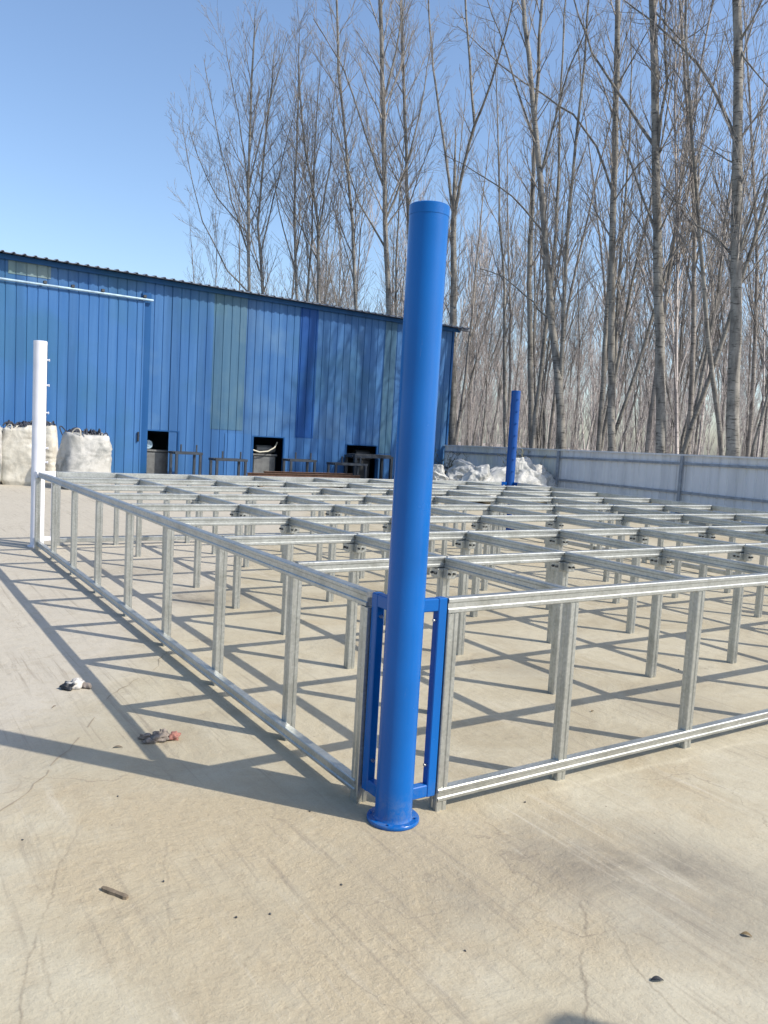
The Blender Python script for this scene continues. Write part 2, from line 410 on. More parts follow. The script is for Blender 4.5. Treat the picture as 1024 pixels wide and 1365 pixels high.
# ------------------------------------------------------------------ ground
g = MB()
S = 900
g.add([(-S, -S, -.012), (S, -S, -.012), (S, S, -.012), (-S, S, -.012)], [(0, 1, 2, 3)])
tag(g.build('ground', M['soil']), kind='structure')
g = MB()
g.add([(-45, -25, 0), (16.9, -25, 0), (16.9, 30, 0), (-45, 30, 0)], [(0, 1, 2, 3)])
tag(g.build('yard_paving', M['concrete']), kind='structure')
def ribbon(px, wid, mb, jag=.02, seed=0, gap=-.02):
    r = random.Random(seed); pts = []
    pp = [at_z(u, v, .0025) for u, v in px]
    for a, b in zip(pp[:-1], pp[1:]):
        n = max(3, int((b-a).length/.05))
        for i in range(n): pts.append(a.lerp(b, i/n))
    pts.append(pp[-1]); L = []; Rr = []
    off = 0
    for i, p in enumerate(pts):
        d = (pts[min(i+1, len(pts)-1)]-pts[max(i-1, 0)]).normalized(); nrm = Vector((-d.y, d.x, 0))
        off = off*.75+r.uniform(-jag, jag)
        wv = wid*r.uniform(.15, 1.0)*(1 if r.random() > .06 else 2.2)
        L.append(p+nrm*(off+wv)); Rr.append(p+nrm*(off-wv))
    n = len(pts); mb.add(L+Rr, [(i, n+i, n+i+1, i+1) for i in range(n-1) if mnoise.noise(Vector((i*.23, seed*7.7, 0))) > gap])
g = MB()
ribbon([(-60, 1132), (0, 1085), (45, 1045), (100, 988), (150, 925), (200, 893), (222, 868)], .0045, g, .016, 1, -.25)
tag(g.build('paving_joint', M['crack']), kind='structure')
# ------------------------------------------------------------------ platform frame
NX, NY = 8, 8
XL, YL = NX*PX_, NY*PY_
frame = thing('platform_frame', 'large galvanised steel platform frame of legs and crossing beams on the concrete yard', 'steel frame')
def rail_prof(wd, h, gd=.006, ch=.004):
    x0, x1 = -wd/2, wd/2
    return [(x0+ch, 0), (x1-ch, 0), (x1, ch), (x1, h-ch), (x1-ch, h), (x0+ch, h), (x0, h-ch), (x0, h*.74), (x0+gd, h*.66), (x0+gd, h*.34), (x0, h*.26), (x0, ch)]
PR = rail_prof(.05, .07); PB = rail_prof(.045, .066); PBOT = rail_prof(.05, .06)
legm = MB()
a = .03; c = .004
lp = [(-a+c, -a), (-.008, -a), (-.004, -a+.0045), (.004, -a+.0045), (.008, -a), (a-c, -a), (a, -a+c), (a, a-c), (a-c, a), (-a+c, a), (-a, a-c), (-a, .008), (-a+.0045, .004), (-a+.0045, -.004), (-a, -.008), (-a, -a+c)]
legm.prism(lp, (0, 0, 0), (0, 0, .93), (1, 0, 0), (0, 1, 0))
leg0 = legm.build('leg', M['galv'], frame)
# bolted seat under the crossing beams
bk = MB()
bk.box((-.033, -.075, .868), (.033, -.0315, .931), .003)
bk.box((-.033, .0315, .868), (.033, .075, .931), .003)
bk.box((-.075, -.033, .870), (-.0315, .033, .929), .003)
bk.box((.0315, -.033, .870), (.075, .033, .929), .003)
bk0 = bk.build('bracket', M['galv'], leg0)
bb = MB()
bb.cyl((0, 0, 0), (0, -.013, 0), .008, n=6); boltm = None
# leg positions
spots = []
for j in range(NY+1):
    for i in range(NX+1):
        if (i in (0, NX)) and (j in (0, NY)): continue
        spots.append((i*PX_, j*PY_, 0 < i < NX and 0 < j < NY))
OFFC = .25
for cx in (0, XL):
    for cyy in (0, YL):
        spots.append((cx+(-.040 if cx == 0 else .040), cyy+(.235 if cyy == 0 else -.235), False)); spots.append((cx+(OFFC if cx == 0 else -OFFC), cyy, False))
first = True
for k, (x, y, inner) in enumerate(spots):
    if k == 0:
        lg = leg0; lg.location = (x, y, 0)
        bpy.data.objects.remove(bk0)
    else:
        lg = leg0.copy(); C.objects.link(lg); lg.parent = frame; lg.location = (x, y, 0)
    if inner:
        mb = bk.build('bracket', M['galv'], lg) if first else link('bracket', bkm, lg)
        if first: bkm = mb.data; first = False
        if (Vector((x, y, 0))-Vector((CAM.x, CAM.y, 0))).length < 9.3:
            for (bx_, by_, rz_) in ((-.018, -.075, 0), (.018, -.075, 0), (-.075, -.018, -PI/2), (-.075, .018, -PI/2)):
                if boltm is None: bo = bb.build('bolt', M['darksteel'], mb); boltm = bo.data
                else: bo = link('bolt', boltm, mb)
                bo.location = (bx_, by_, .90); bo.rotation_euler = (0, 0, rz_)
# cross beams (along x), one length per bay
for j in range(1, NY):
    for i in range(NX):
        if j == 1 and i == 0: bm0 = MB(); bm0.prism(PB, (.006, 0, 0), (PX_-.006, 0, 0), (0, 1, 0), (0, 0, 1)); o = bm0.build('cross_beam', M['galv'], frame); cbm = o.data
        else: o = link('cross_beam', cbm, frame)
        o.location = (i*PX_, j*PY_, .934+random.uniform(-.002, .002))
        o.rotation_euler = (0, random.uniform(-.0015, .0015), random.uniform(-.002, .002))
# joists (along y), butted between the cross beams
for i in range(1, NX):
    for j in range(NY):
        if i == 1 and j == 0: bm0 = MB(); bm0.prism(PB, (0, .027, 0), (0, PY_-.027, 0), (1, 0, 0), (0, 0, 1)); o = bm0.build('joist', M['galv'], frame); jm = o.data
        else: o = link('joist', jm, frame)
        o.location = (i*PX_, j*PY_, .930+random.uniform(-.002, .002)); o.rotation_euler = (0, 0, random.uniform(-.002, .002))
# rim: top rail and bottom rail on the four sides
r0 = .222
def rim(name, prof, p0, p1, ax):
    b = MB(); b.prism(prof, p0, p1, ax, (0, 0, 1)); return b.build(name, M['galv'], frame)
for nm, pr, z, off in (('top_rail', PR, .931, 0.0), ('bottom_rail', PBOT, .048, -.012)):
    rim(nm, pr, (r0, off, z), (XL-r0, off, z), (0, 1, 0))
    rim(nm, pr, (r0, YL-off, z), (XL-r0, YL-off, z), (0, -1, 0))
    rim(nm, pr, (off-.04, r0, z), (off-.012, YL-r0, z), (1, 0, 0))
    rim(nm, pr, (XL-off+.04, r0, z), (XL-off+.012, YL-r0, z), (-1, 0, 0))

# ------------------------------------------------------------------ corner posts
def corner_post(name_label, mat, loc, sx, sy, bolts=None, group='corner posts of the platform frame'):
    t = thing('corner_post', name_label, 'post', loc, 0, group)
    R = .084; H = 2.686
    p = MB()
    p.lathe((0, 0, .018), [(R+.006, 0), (R+.002, .006), (R, .014), (R, H-.06)], 48)
    p.lathe((0, 0, 0), [(R+.0015, H-.045), (R+.0015, H-.004)], 48); p.lathe((0, 0, 0), [(R+.0015, H-.004), (R-.0035, H)], 48, False)
    p.build('pipe', mat, t)
    f = MB(); f.lathe((0, 0, 0), [(.116, 0), (.119, .003), (.119, .015), (.116, .018)], 48); f.build('flange', mat, t)
    for q in range(4):
        b2 = MB(); an = PI/4+q*PI/2; b2.cyl((.102*math.cos(an), .102*math.sin(an), .018), (.102*math.cos(an), .102*math.sin(an), .024), .007, n=6); b2.build('anchor_bolt', mat, t)
    w2 = .0215
    for (dx, dy) in ((sx, 0), (0, sy)):
        s = MB()
        def bx(r1, r2, z1, z2):
            if dx: s.box((min(dx*r1, dx*r2), -w2, z1), (max(dx*r1, dx*r2), w2, z2), .004)
            else: s.box((-w2-sx*.030, min(dy*r1, dy*r2)-dy*.018, z1), (w2-sx*.030, max(dy*r1, dy*r2)-dy*.018, z2), .004)
        bx(.168, .217, .075, 1.004)
        ri = .075 if dx else .055
        bx(ri, .1685, .945, 1.003); bx(ri, .1685, .078, .135)
        sf = s.build('side_frame', mat, t)
        for z in (.225, .90):
            e = MB()
            if dx: e.cyl((dx*.169, 0, z), (dx*.156, 0, z), .008, n=6)
            else: e.cyl((-sx*.030, dy*.151, z), (-sx*.030, dy*.138, z), .008, n=6)
            e.build('bolt', M['bolt'], sf)
    if bolts:
        for z, (ax, ay) in bolts:
            e = MB(); e.cyl((ax*.08, ay*.08, z), (ax*.112, ay*.112, z), .011, n=8); e.cyl((ax*.112, ay*.112, z), (ax*.118, ay*.118, z), .017, n=8); e.build('stud', mat, t)
    return t
corner_post('tall glossy blue steel post with side frames nearest the camera', M['blue'], (0, 0, 0), 1, 1)
zb = [at_d(70, v, 11.2).z for v in (484, 516, 551, 596, 614)]
corner_post('white painted steel post with studs beside the white bulk bags', M['white'], (0, YL, 0), 1, -1, [(z, (.92, -.39)) for z in zb])
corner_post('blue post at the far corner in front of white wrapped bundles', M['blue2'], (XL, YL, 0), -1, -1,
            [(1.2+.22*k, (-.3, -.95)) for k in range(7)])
corner_post('blue post at the front right corner beyond the picture edge', M['blue'], (XL, 0, 0), -1, 1)

# ------------------------------------------------------------------ shed
YW = 21.2; X0, X1 = -12.0, 16.35; ZE = 5.98
PITCH_R = .267
def zc(p): return p.z
def eave(x): return 5.95-.010*(x-1.3)
openings = []
for (u0, u1, v0, v1) in ((196, 237, 575, 631), (338, 378, 583, 632), (462, 502, 594, 637)):
    a_, b_ = at_y(u0, v0, YW), at_y(u1, v0, YW); openings.append((a_.x, b_.x, (a_.z+b_.z)/2))
shed = thing('metal_shed', 'long weathered blue sheet metal shed with three low openings and sliding door', 'shed', (0, 0, 0))
def profile(x0, x1, deep=.018, wid=.022, extra=()):
    pts = [(x0, 0.0)]
    k = math.ceil(x0/PITCH_R)
    while k*PITCH_R < x1:
        s = k*PITCH_R
        if s-wid > x0 and s+wid < x1: pts += [(s-wid, 0.0), (s-wid*.35, deep), (s+wid*.35, deep), (s+wid, 0.0)]
        k += 1
    pts.append((x1, 0.0))
    for e in extra:
        for i in range(len(pts)-1):
            if pts[i][0] < e < pts[i+1][0]:
                f = (e-pts[i][0])/(pts[i+1][0]-pts[i][0]); pts.insert(i+1, (e, pts[i][1]+f*(pts[i+1][1]-pts[i][1]))); break
    return pts
def sheet(mb, x0, x1, y, zb_, zt, holes=()):
    ex = [e for h in holes for e in h[:2]]
    pr = profile(x0, x1, extra=ex)
    for (s0, d0), (s1, d1) in zip(pr[:-1], pr[1:]):
        mid = (s0+s1)/2; lo = zb_
        for h in holes:
            if h[0] < mid < h[1]: lo = h[2]
        t0 = zt(s0) if callable(zt) else zt; t1 = zt(s1) if callable(zt) else zt
        mb.add([(s0, y+d0, lo), (s1, y+d1, lo), (s1, y+d1, t1), (s0, y+d0, t0)], [(0, 1, 2, 3)])
wmb = MB(); sheet(wmb, X0, X1, YW, 0, lambda x: eave(x)-.02, openings)
# end walls and back
wmb.add([(X1, YW, 0), (X1, YW+7, 0), (X1, YW+7, 6.6), (X1, YW, eave(X1)-.02)], [(0, 1, 2, 3)])
wmb.add([(X0, YW, 0), (X0, YW+7, 0), (X0, YW+7, 6.6), (X0, YW, eave(X0)-.02)], [(3, 2, 1, 0)])
wmb.add([(X0, YW+7, 0), (X1, YW+7, 0), (X1, YW+7, 6.6), (X0, YW+7, 6.6)], [(3, 2, 1, 0)])
wmb.build('wall', M['sheet'], shed)
# roof with rolled profile at the edge
rm = MB(); pts = []
x = X0-.25
while x < X1+.3:
    z = eave(x)
    pts += [(x, z), (x+.09, z), (x+.115, z+.035), (x+.155, z+.035), (x+.18, z)]; x += .267
def rp(y, lift, th): return [(x, y, z+lift+th) for x, z in pts]
rm.loft([rp(YW+7.3, .62, -.006), rp(YW-.38, -.03, -.006), rp(YW-.38, -.03, .006), rp(YW+7.3, .62, .006)], cap=False, closed=False)
rm.build('roof', M['roof'], shed)
ev = MB()
for (xa, xb, y0, y1, z0, z1) in ((X0-.2, X1+.22, YW-.10, YW-.035, -.16, -.03),):
    ev.add([(xa, y0, eave(xa)+z0), (xb, y0, eave(xb)+z0), (xb, y1, eave(xb)+z0), (xa, y1, eave(xa)+z0), (xa, y0, eave(xa)+z1), (xb, y0, eave(xb)+z1), (xb, y1, eave(xb)+z1), (xa, y1, eave(xa)+z1)],
           [(3, 2, 1, 0), (4, 5, 6, 7), (0, 1, 5, 4), (1, 2, 6, 5), (2, 3, 7, 6), (3, 0, 4, 7)])
ev.build('eave_trim', M['midblue'], shed)
def xat(u, v=480): return at_y(u, v, YW).x
def panel(name, u0, u1, v0, v1, mat, proud=.012, vm=480):
    x0, x1 = xat(u0), xat(u1)
    zt = at_y((u0+u1)/2, v0, YW).z; zl = at_y((u0+u1)/2, v1, YW).z
    b = MB(); sheet(b, x0, x1, YW-proud, max(.03, zl), min(zt, eave((x0+x1)/2)-.05)); return b.build(name, mat, shed)
tag(panel('wall_panel', 283, 327, 390, 573, M['green']), 'faded green wall panel')
tag(panel('wall_panel', 398, 422, 405, 584, M['darkblue'], .016), 'dark blue replacement wall panel')
tag(panel('wall_panel', 512, 527, 420, 605, M['green'], .014), 'pale weathered narrow wall panel')
tag(panel('wall_panel', 228, 284, 385, 640, M['sheet'], .010))
tag(panel('wall_panel', 327, 397, 580, 640, M['door'], .009)) if False else None
b = MB(); xa, xb = xat(187), xat(199); b.box((xa, YW-.05, .03), (xb, YW-.012, 5.45), .004); b.build('door_gap_shade', M['midblue'], shed)  # dark strip painted in for the shaded wall in the gap beside the door
# pale strip of translucent sheet above the door
xa, xb = xat(11, 355), xat(68, 360); b = MB(); sheet(b, xa, xb, YW-.012, 5.45, lambda x: eave(x)-.14); tag(b.build('skylight_strip', M['pale'], shed), 'pale greenish translucent strip above the door')
# sliding door and its track
dz = at_y(100, 386, YW-.1).z
dx0, dx1 = X0+2.5, xat(189)
d = MB(); sheet(d, dx0, dx1, YW-.11, .06, dz-.05)
d.box((dx1-.035, YW-.125, .06), (dx1+.01, YW-.06, dz-.05), .003)
door = d.build('sliding_door', M['door'], shed)
hd = MB(); q = at_y(184, 582, YW-.14); hd.box((q.x-.02, YW-.17, q.z-.14), (q.x+.02, YW-.125, q.z+.14), .004); hd.build('handle', M['black'], door)
tk = MB(); z = dz
tk.cyl((X0+1, YW-.16, z+.06), (xat(200, 400)+.05, YW-.16, z-.01), .036, n=10); tk.build('door_track', M['track'], shed)
for u in (60, 97, 137, 193):
    rl = MB(); q = at_y(u, 372+.15*u, YW-.16); rl.box((q.x-.045, YW-.21, dz+.03), (q.x+.045, YW-.10, dz+.115), .012); rl.build('track_bracket', M['darksteel'], shed)
# sheet edges in the lower part: overlapping patches between the openings
def patch(u0, u1, v0, mat, proud):
    x0, x1 = xat(u0, 600), xat(u1, 600); b = MB(); sheet(b, x0, x1, YW-proud, .04, at_y((u0+u1)/2, v0, YW).z); o = b.build('wall_patch', mat, shed)
patch(299, 337, 578, M['door'], .018); patch(379, 461, 585, M['door'], .020); patch(239, 284, 640, M['sheet'], .02) if False else None
# openings: dark steel frames
for (xa, xb, zt) in openings:
    b = MB(); b.box((xa-.05, YW-.022, .0), (xa, YW+.05, zt+.03)); b.box((xb, YW-.022, .0), (xb+.05, YW+.05, zt+.03)); b.box((xa, YW-.022, zt), (xb, YW+.05, zt+.035))
    b.build('opening_frame', M['midblue'], shed)
# corner trim at right end
b = MB(); b.box((X1-.06, YW-.03, 0), (X1+.02, YW+.05, eave(X1)-.15), .004); b.build('corner_trim', M['midblue'], shed)
b = MB(); q = eave(X1); b.box((X1+.1, YW-.3, q-.11), (X1+.5, YW-.12, q-.01), .01); b.build('gutter_end', M['roof'], shed)

# ------------------------------------------------------------------ machines in the openings
def machine(x, lab, hose=False, wd=.85, mt='grey'):
    t = thing('machine', lab, 'machine', (x, YW+.75, 0))
    b = MB(); b.box((-wd/2, -.4, .12), (wd/2, .4, .86), .03); b.box((-wd/2-.04, -.44, .86), (wd/2+.04, .44, .92), .012); b.build('cabinet', M[mt], t)
    f = MB()
    for sx in (-1, 1):
        for sy in (-1, 1): f.box((sx*wd/2*.85-.04, sy*.33-.04, 0), (sx*wd/2*.85+.04, sy*.33+.04, .13))
    f.build('foot', M['darksteel'], t)
    b = MB()
    if hose:
        b.cyl((-.25, -.2, 1.06), (.3, -.2, 1.06), .14, n=20); b.cyl((.3, -.2, 1.06), (.42, -.2, 1.06), .09, n=16); b.build('motor', M[mt], t)
    else:
        b.cyl((-.25, -.38, 1.07), (-.25, -.22, 1.07), .13, n=24); b.cyl((-.25, -.40, 1.07), (-.25, -.37, 1.07), .05, n=12); b.build('dial', M['track'], t)
    return t
xo = [(o_[0]+o_[1])/2 for o_ in openings]
machine(xo[0]-.05, 'grey machine cabinet with round dial inside the left shed opening')
machine(xo[1]+.05, 'grey machine with motor drum inside the middle shed opening', True, .8)
machine(xo[2]+.3, 'dark machine deep inside the right shed opening', True, .6, 'darksteel')
h = MB(); xa = openings[1][0]
h.tube([(xa+.02, YW+.1, 1.05), (xa+.3, YW+.15, .98), (xa+.6, YW+.15, 1.02), (xa+.85, YW+.2, 1.15), (xa+.98, YW+.3, 1.32)], .022, 8)
tag(h.build('hose', M['hose']), 'pale hose hanging across the middle shed opening', 'hose')

# ------------------------------------------------------------------ trestle stands
def stand(u0, u1, vtop, dist_y, lab, prong=.22, dep=.5, mat='stand', bars=True):
    p0, p1 = at_y(u0, vtop, dist_y), at_y(u1, vtop, dist_y); wd = p1.x-p0.x; H = p0.z
    t = thing('trestle_stand', lab, 'stand', ((p0.x+p1.x)/2, dist_y+dep/2, 0), 0, 'steel stands along the shed')
    s = .034 if prong else .045
    b = MB()
    for sy in (-1, 1): b.box((-wd/2, sy*dep/2-s, H-.07), (wd/2, sy*dep/2+s, H), .004)
    for sx in (-1, 1): b.box((sx*wd/2-s, -dep/2+s, H-.069), (sx*wd/2+s, dep/2-s, H-.002), .004)
    b.build('top_frame', M[mat], t)
    if not prong: b = MB(); b.box((-wd/2+.05, -dep/2+.02, H+.001), (wd/2-.05, dep/2-.02, H+.05), .006); b.build('top_board', M['darksteel'], t)
    for sx in (-1, 1):
        for sy in (-1, 1):
            q = MB(); q.box((sx*(wd/2-.06)-s, sy*dep/2-s, 0), (sx*(wd/2-.06)+s, sy*dep/2+s, H-.07)); q.build('leg', M[mat], t)
        if prong: q = MB(); q.box((sx*wd*.28-.02, -.02-dep/2, H), (sx*wd*.28+.02, .02-dep/2, H+prong), .004); q.build('prong', M[mat], t)
    if bars:
        b = MB(); b.box((-wd/2+.06, -dep/2-.02, .2), (wd/2-.06, -dep/2+.02, .25)); b.build('stretcher', M[mat], t)
    return t
stand(233, 270, 602, YW-1.1, 'dark steel stand with two prongs right of the left opening')
stand(287, 330, 611, YW-1.2, 'dark steel stand with two prongs left of the middle opening')
stand(386, 422, 612, YW-1.0, 'dark steel stand with two prongs right of the middle opening')
stand(446, 490, 617, YW-1.2, 'dark steel stand with two prongs before the right opening')
stand(472, 524, 607, YW-.75, 'long black bench frame without prongs under the right opening', 0, .6)
stand(606, 640, 629, YW-2.6, 'black steel stand with two prongs before the white bundles', .22, .5, 'black')
# rusty beams on the ground before the shed
def beam(u0, u1, v, y, lab, z=None):
    p0, p1 = at_y(u0, v, y), at_y(u1, v, y); zz = p0.z
    b = MB(); L = p1.x-p0.x
    pr = [(-.05, 0), (.05, 0), (.05, .012), (.006, .016), (.006, .084), (.05, .088), (.05, .1), (-.05, .1), (-.05, .088), (-.006, .084), (-.006, .016), (-.05, .012)]
    b.prism(pr, (0, 0, 0), (L, 0, 0), (0, 1, 0), (0, 0, 1))
    o = b.build('steel_beam', M['rust'], None, (p0.x, y, max(0, zz-.1)))
    tag(o, lab, 'beam', 'rusty beams before the shed'); return p0.x, p1.x, max(0, zz-.1)
r1 = beam(330, 480, 630, YW-1.7, 'rusty brown steel beam laid front most before the middle opening')
r2 = beam(352, 470, 628, YW-1.95+.45, 'rusty brown steel beam lying behind another under the middle opening')
for (xx, yy, zz) in ((r1[0]+.4, YW-1.6, min(r1[2], r2[2])), (r1[1]-.6, YW-1.6, min(r1[2], r2[2]))):
    if zz > .03:
        b = MB(); b.box((-.06, -.25, 0), (.06, .25, zz-.002), .005)
        tag(b.build('timber_block', M['wood'], None, (xx, yy, 0)), 'wood block propping the rusty beams before the shed', 'block', 'blocks under the beams')

# ------------------------------------------------------------------ bulk bags
def ridge(p): return 1-2*abs(mnoise.noise(p))
def blob(name, mat, parent, wx, wy, hz, seed, sq=4.5, wr=.05, top=.78, n=96, mrows=60, fold=9, tarp=False):
    rings = []; sd_ = seed*13.7
    for i in range(mrows+1):
        t_ = i/mrows; ring = []
        if t_ < top:
            q = t_/top; z = hz*q
            if tarp: s = (1-q**2.2)**.5*.62+.40-.1*q
            else: s = .88+.13*math.sin(PI*min(1, q*.9+.1))**.7-.05*q
            if q < .07: s *= .90+.10*q/.07
        else:
            q = (t_-top)/(1-top); z = hz*(1+(.10 if tarp else .05)*math.sin(q*PI/2)); s = (.30 if tarp else .83)*(1-q*.985)
        for j in range(n):
            an = 2*PI*j/n; ca, sa = math.cos(an), math.sin(an)
            r = (abs(ca)**sq+abs(sa)**sq)**(-1/sq)
            p = Vector((ca*r*s*wx/2, sa*r*s*wy/2, z))
            w1 = mnoise.noise(Vector((p.x*1.6+sd_, p.y*1.6, p.z*1.4)))
            if tarp:
                qv = Vector((p.x*2.6+sd_, p.y*2.6, p.z*2.2))+Vector((w1, w1, w1))*.8
                nv = w1*wr*1.5+ridge(qv)*wr*.9+ridge(qv*2.3)*wr*.45+ridge(qv*5)*wr*.2
            else:
                cr_ = ridge(Vector((an*1.1+sd_, w1*.6, p.z*fold+w1*1.5)))
                amt = max(0, mnoise.noise(Vector((an*.9-sd_, p.z*1.3, 3)))+.35)
                nv = w1*wr*1.5+cr_*wr*.7*amt+ridge(Vector((p.x*6+sd_, p.y*6, p.z*4)))*wr*.18
            if t_ >= top or tarp: p.z += nv*(1.3 if t_ >= top else .5)
            ring.append((p.x+ca*nv, p.y+sa*nv, max(0, p.z)))
        rings.append(ring)
    b = MB(); b.loft(rings, True, True); return b.build(name, mat, parent)
def bulk_bag(u0, u1, vtop, vbase, dist, lab, seed, mat, straps=4, rot=.25):
    p0, p1 = at_d(u0, (vtop+vbase)/2, dist), at_d(u1, (vtop+vbase)/2, dist)
    cxy = (p0+p1)/2; wd = (p1-p0).length; hz = at_d((u0+u1)/2, vtop, dist).z*.95
    t = thing('bulk_bag', lab, 'bulk bag', (cxy.x, cxy.y, 0), -YAW+rot, 'bulk bags before the sliding door')
    k_ = 1.04/(1+.32*abs(math.sin(2*rot))); blob('bag_body', mat, t, wd*k_, wd*k_, hz, seed, 5.0, .055)
    r = random.Random(seed)
    kk = wd*k_
    for k in range(straps):
        an = PI/4+k*PI/2; bx, by = .40*kk*math.cos(an)*1.1, .40*kk*math.sin(an)*1.1
        b = MB(); lx, ly = r.uniform(-.16, .16), r.uniform(-.12, .12); pk = r.uniform(.08, .26); tx, ty = -math.sin(an), math.cos(an)
        pts = []
        for e in range(13):
            f = e/12; sp_ = .13*math.cos(PI*f); hh = math.sin(PI*f)**.8
            pts.append((bx+tx*sp_+lx*hh, by+ty*sp_+ly*hh, hz*.94+hh*(pk+hz*.05)))
        b.tube(pts, .015, 6); b.build('strap', M['strap'] if k % 2 else M['bag'], t)
    b = MB()
    for k in range(26):
        an = r.uniform(0, 2*PI); rr_ = r.uniform(.05, .36)*kk; bx, by = rr_*math.cos(an), rr_*math.sin(an); a2 = r.uniform(0, 6.28); pts = []
        for e in range(8):
            f = e/7; pts.append((bx+.24*(f-.5)*math.cos(a2), by+.24*(f-.5)*math.sin(a2)+.04*math.sin(5*f), hz*1.03+r.uniform(.02, .15)*math.sin(PI*f)))
        b.tube(pts, r.uniform(.012, .025), 5)
    tn = b.build('spilling_contents', M['strap'], t); tn['kind'] = 'stuff'
    return t
bulk_bag(2, 56, 567, 645, 20.4, 'creased cream white bulk bag left of the white post', 1, M['bag'])
bulk_bag(75, 152, 577, 655, 20.2, 'dirty grey white bulk bag with dark straps right of the white post', 2, M['baggrey'], 4, .62)
bulk_bag(-62, 8, 566, 648, 20.1, 'white bulk bag cut off by the left picture edge', 3, M['baggrey'])
bulk_bag(40, 76, 566, 640, 22.0, 'white bulk bag mostly hidden behind the white post', 4, M['bag'], 2)

def bundle(u0, u1, vtop, dist, lab, seed, dep=.9, mat='tarp', hs=1.0, wr=.10):
    p0, p1 = at_d(u0, vtop, dist), at_d(u1, vtop, dist); cxy = (p0+p1)/2; wd = (p1-p0).length
    t = blob('wrapped_bundle', M[mat], None, wd*1.05, wd*dep, cxy.z*.93*hs, seed, 2.4, wr, .9, 150, 80, 5, True)
    t.location = (cxy.x, cxy.y, 0); t.rotation_euler = (0, 0, -YAW)
    return tag(t, lab, 'bundle', 'white wrapped bundles by the fence')
bundle(645, 729, 608, 24.2, 'large white plastic wrapped bundle behind the far blue post', 11, .9, 'tarp', .80)
bundle(690, 738, 612, 25.4, 'dark grey wrapped bundle beside the fence post', 12, .8, 'baggrey', .84)
bundle(592, 650, 613, 24.8, 'white wrapped bundle left of the far blue post', 13, .9, 'tarp', .80)
bundle(572, 597, 617, 24.0, 'small white bundle beside the blue shed corner', 14, .9, 'tarp', .80)
bundle(618, 660, 616, 23.0, 'low crumpled white bundle touching the far blue post', 15, .7, 'tarp', .78)

# ------------------------------------------------------------------ fence
XF = 16.25
fence = thing('metal_fence', 'grey corrugated steel fence with dark rails along the tree line', 'fence', (0, 0, 0))
def ftop(y): return 1.52+.0155*(21.2-y)
ys = [21.2-(1.2+4.55*k) for k in range(9)]
yb, ye = 21.15, -16.0
b = MB(); y = yb; prof = []
while y > ye:
    prof += [(y, 0.0), (y-.13, 0.0), (y-.15, .022), (y-.19, .022), (y-.21, 0.0)]; y -= .25
for (a0, d0), (a1, d1) in zip(prof[:-1], prof[1:]):
    b.add([(XF+d0, a0, .02), (XF+d1, a1, .02), (XF+d1, a1, ftop(a1)-.03), (XF+d0, a0, ftop(a0)-.03)], [(0, 1, 2, 3)])
b.build('sheet_panel', M['fence'], fence)
def frail(name, x0, x1, z0, z1, mat, ref=None):
    f0 = (lambda y: ftop(y)+z0) if ref is None else (lambda y: z0)
    f1 = (lambda y: ftop(y)+z1) if ref is None else (lambda y: z1)
    b = MB(); b.loft([[(x0, y, f0(y)), (x1, y, f0(y)), (x1, y, f1(y)), (x0, y, f1(y))] for y in (yb, ye)]); return b.build(name, mat, fence)
frail('cap_rail', XF-.06, XF+.06, -.03, .012, M['fence'])
frail('rail', XF-.05, XF-.004, -.27, -.21, M['fencerail'])
frail('rail', XF-.05, XF-.004, .655, .715, M['fencerail'], 1)
for u in (745, 910):
    yy = at_x(u, 630, XF).y
    b = MB(); b.box((XF-.10, yy-.04, 0), (XF-.052, yy+.04, ftop(yy)-.04), .004); b.build('fence_post', M['fencerail'], fence)
yy = at_x(910, 630, XF).y
for k in (1, 2, 3, 4):
    b = MB(); b.box((XF-.10, yy-4.5*k-.04, 0), (XF-.052, yy-4.5*k+.04, ftop(yy-4.5*k)-.04), .004); b.build('fence_post', M['fencerail'], fence)

# ------------------------------------------------------------------ weeds at the fence
def weed(u, v, dist, cnt, hgt, lab, seed, mat):
    q = at_d(u, v, dist); R = random.Random(seed); P0 = []; P1 = []; A = []; B = []
    for k in range(cnt):
        d = Vector((R.gauss(0, .3), R.gauss(0, .3), 1)).normalized(); p = Vector((R.gauss(0, .07), R.gauss(0, .07), 0)); L = hgt*R.uniform(.6, 1.05)
        for e in range(5):
            d = (d+Vector((R.gauss(0, .12), R.gauss(0, .12), -.04))).normalized(); n_ = p+d*L/5
            P0.append(p[:]); P1.append(n_[:]); A.append(.006); B.append(.005); p = n_
            for w_ in range(4):
                dd = (d+Vector((R.gauss(0, .7), R.gauss(0, .7), .2))).normalized(); P0.append(p[:]); P1.append((p+dd*R.uniform(.06, .2))[:]); A.append(.004); B.append(.009)
    o = link('weed', seg_mesh('weed', P0, P1, A, B, 3), None, (q.x, q.y, 0)); o.data.materials.append(mat); tag(o, lab, 'plant')
M['drygrass'] = mat_plain('dry_grass', (.30, .29, .20), .9)
M['darkweed'] = mat_plain('dark_weed', (.055, .065, .05), .9)
weed(700, 620, 26.3, 40, 1.62, 'pale dry weed rising between wrapped bundles and fence', 5, M['drygrass'])
weed(594, 625, 26.6, 36, 1.35, 'dark dead weed at the blue shed corner', 6, M['darkweed'])

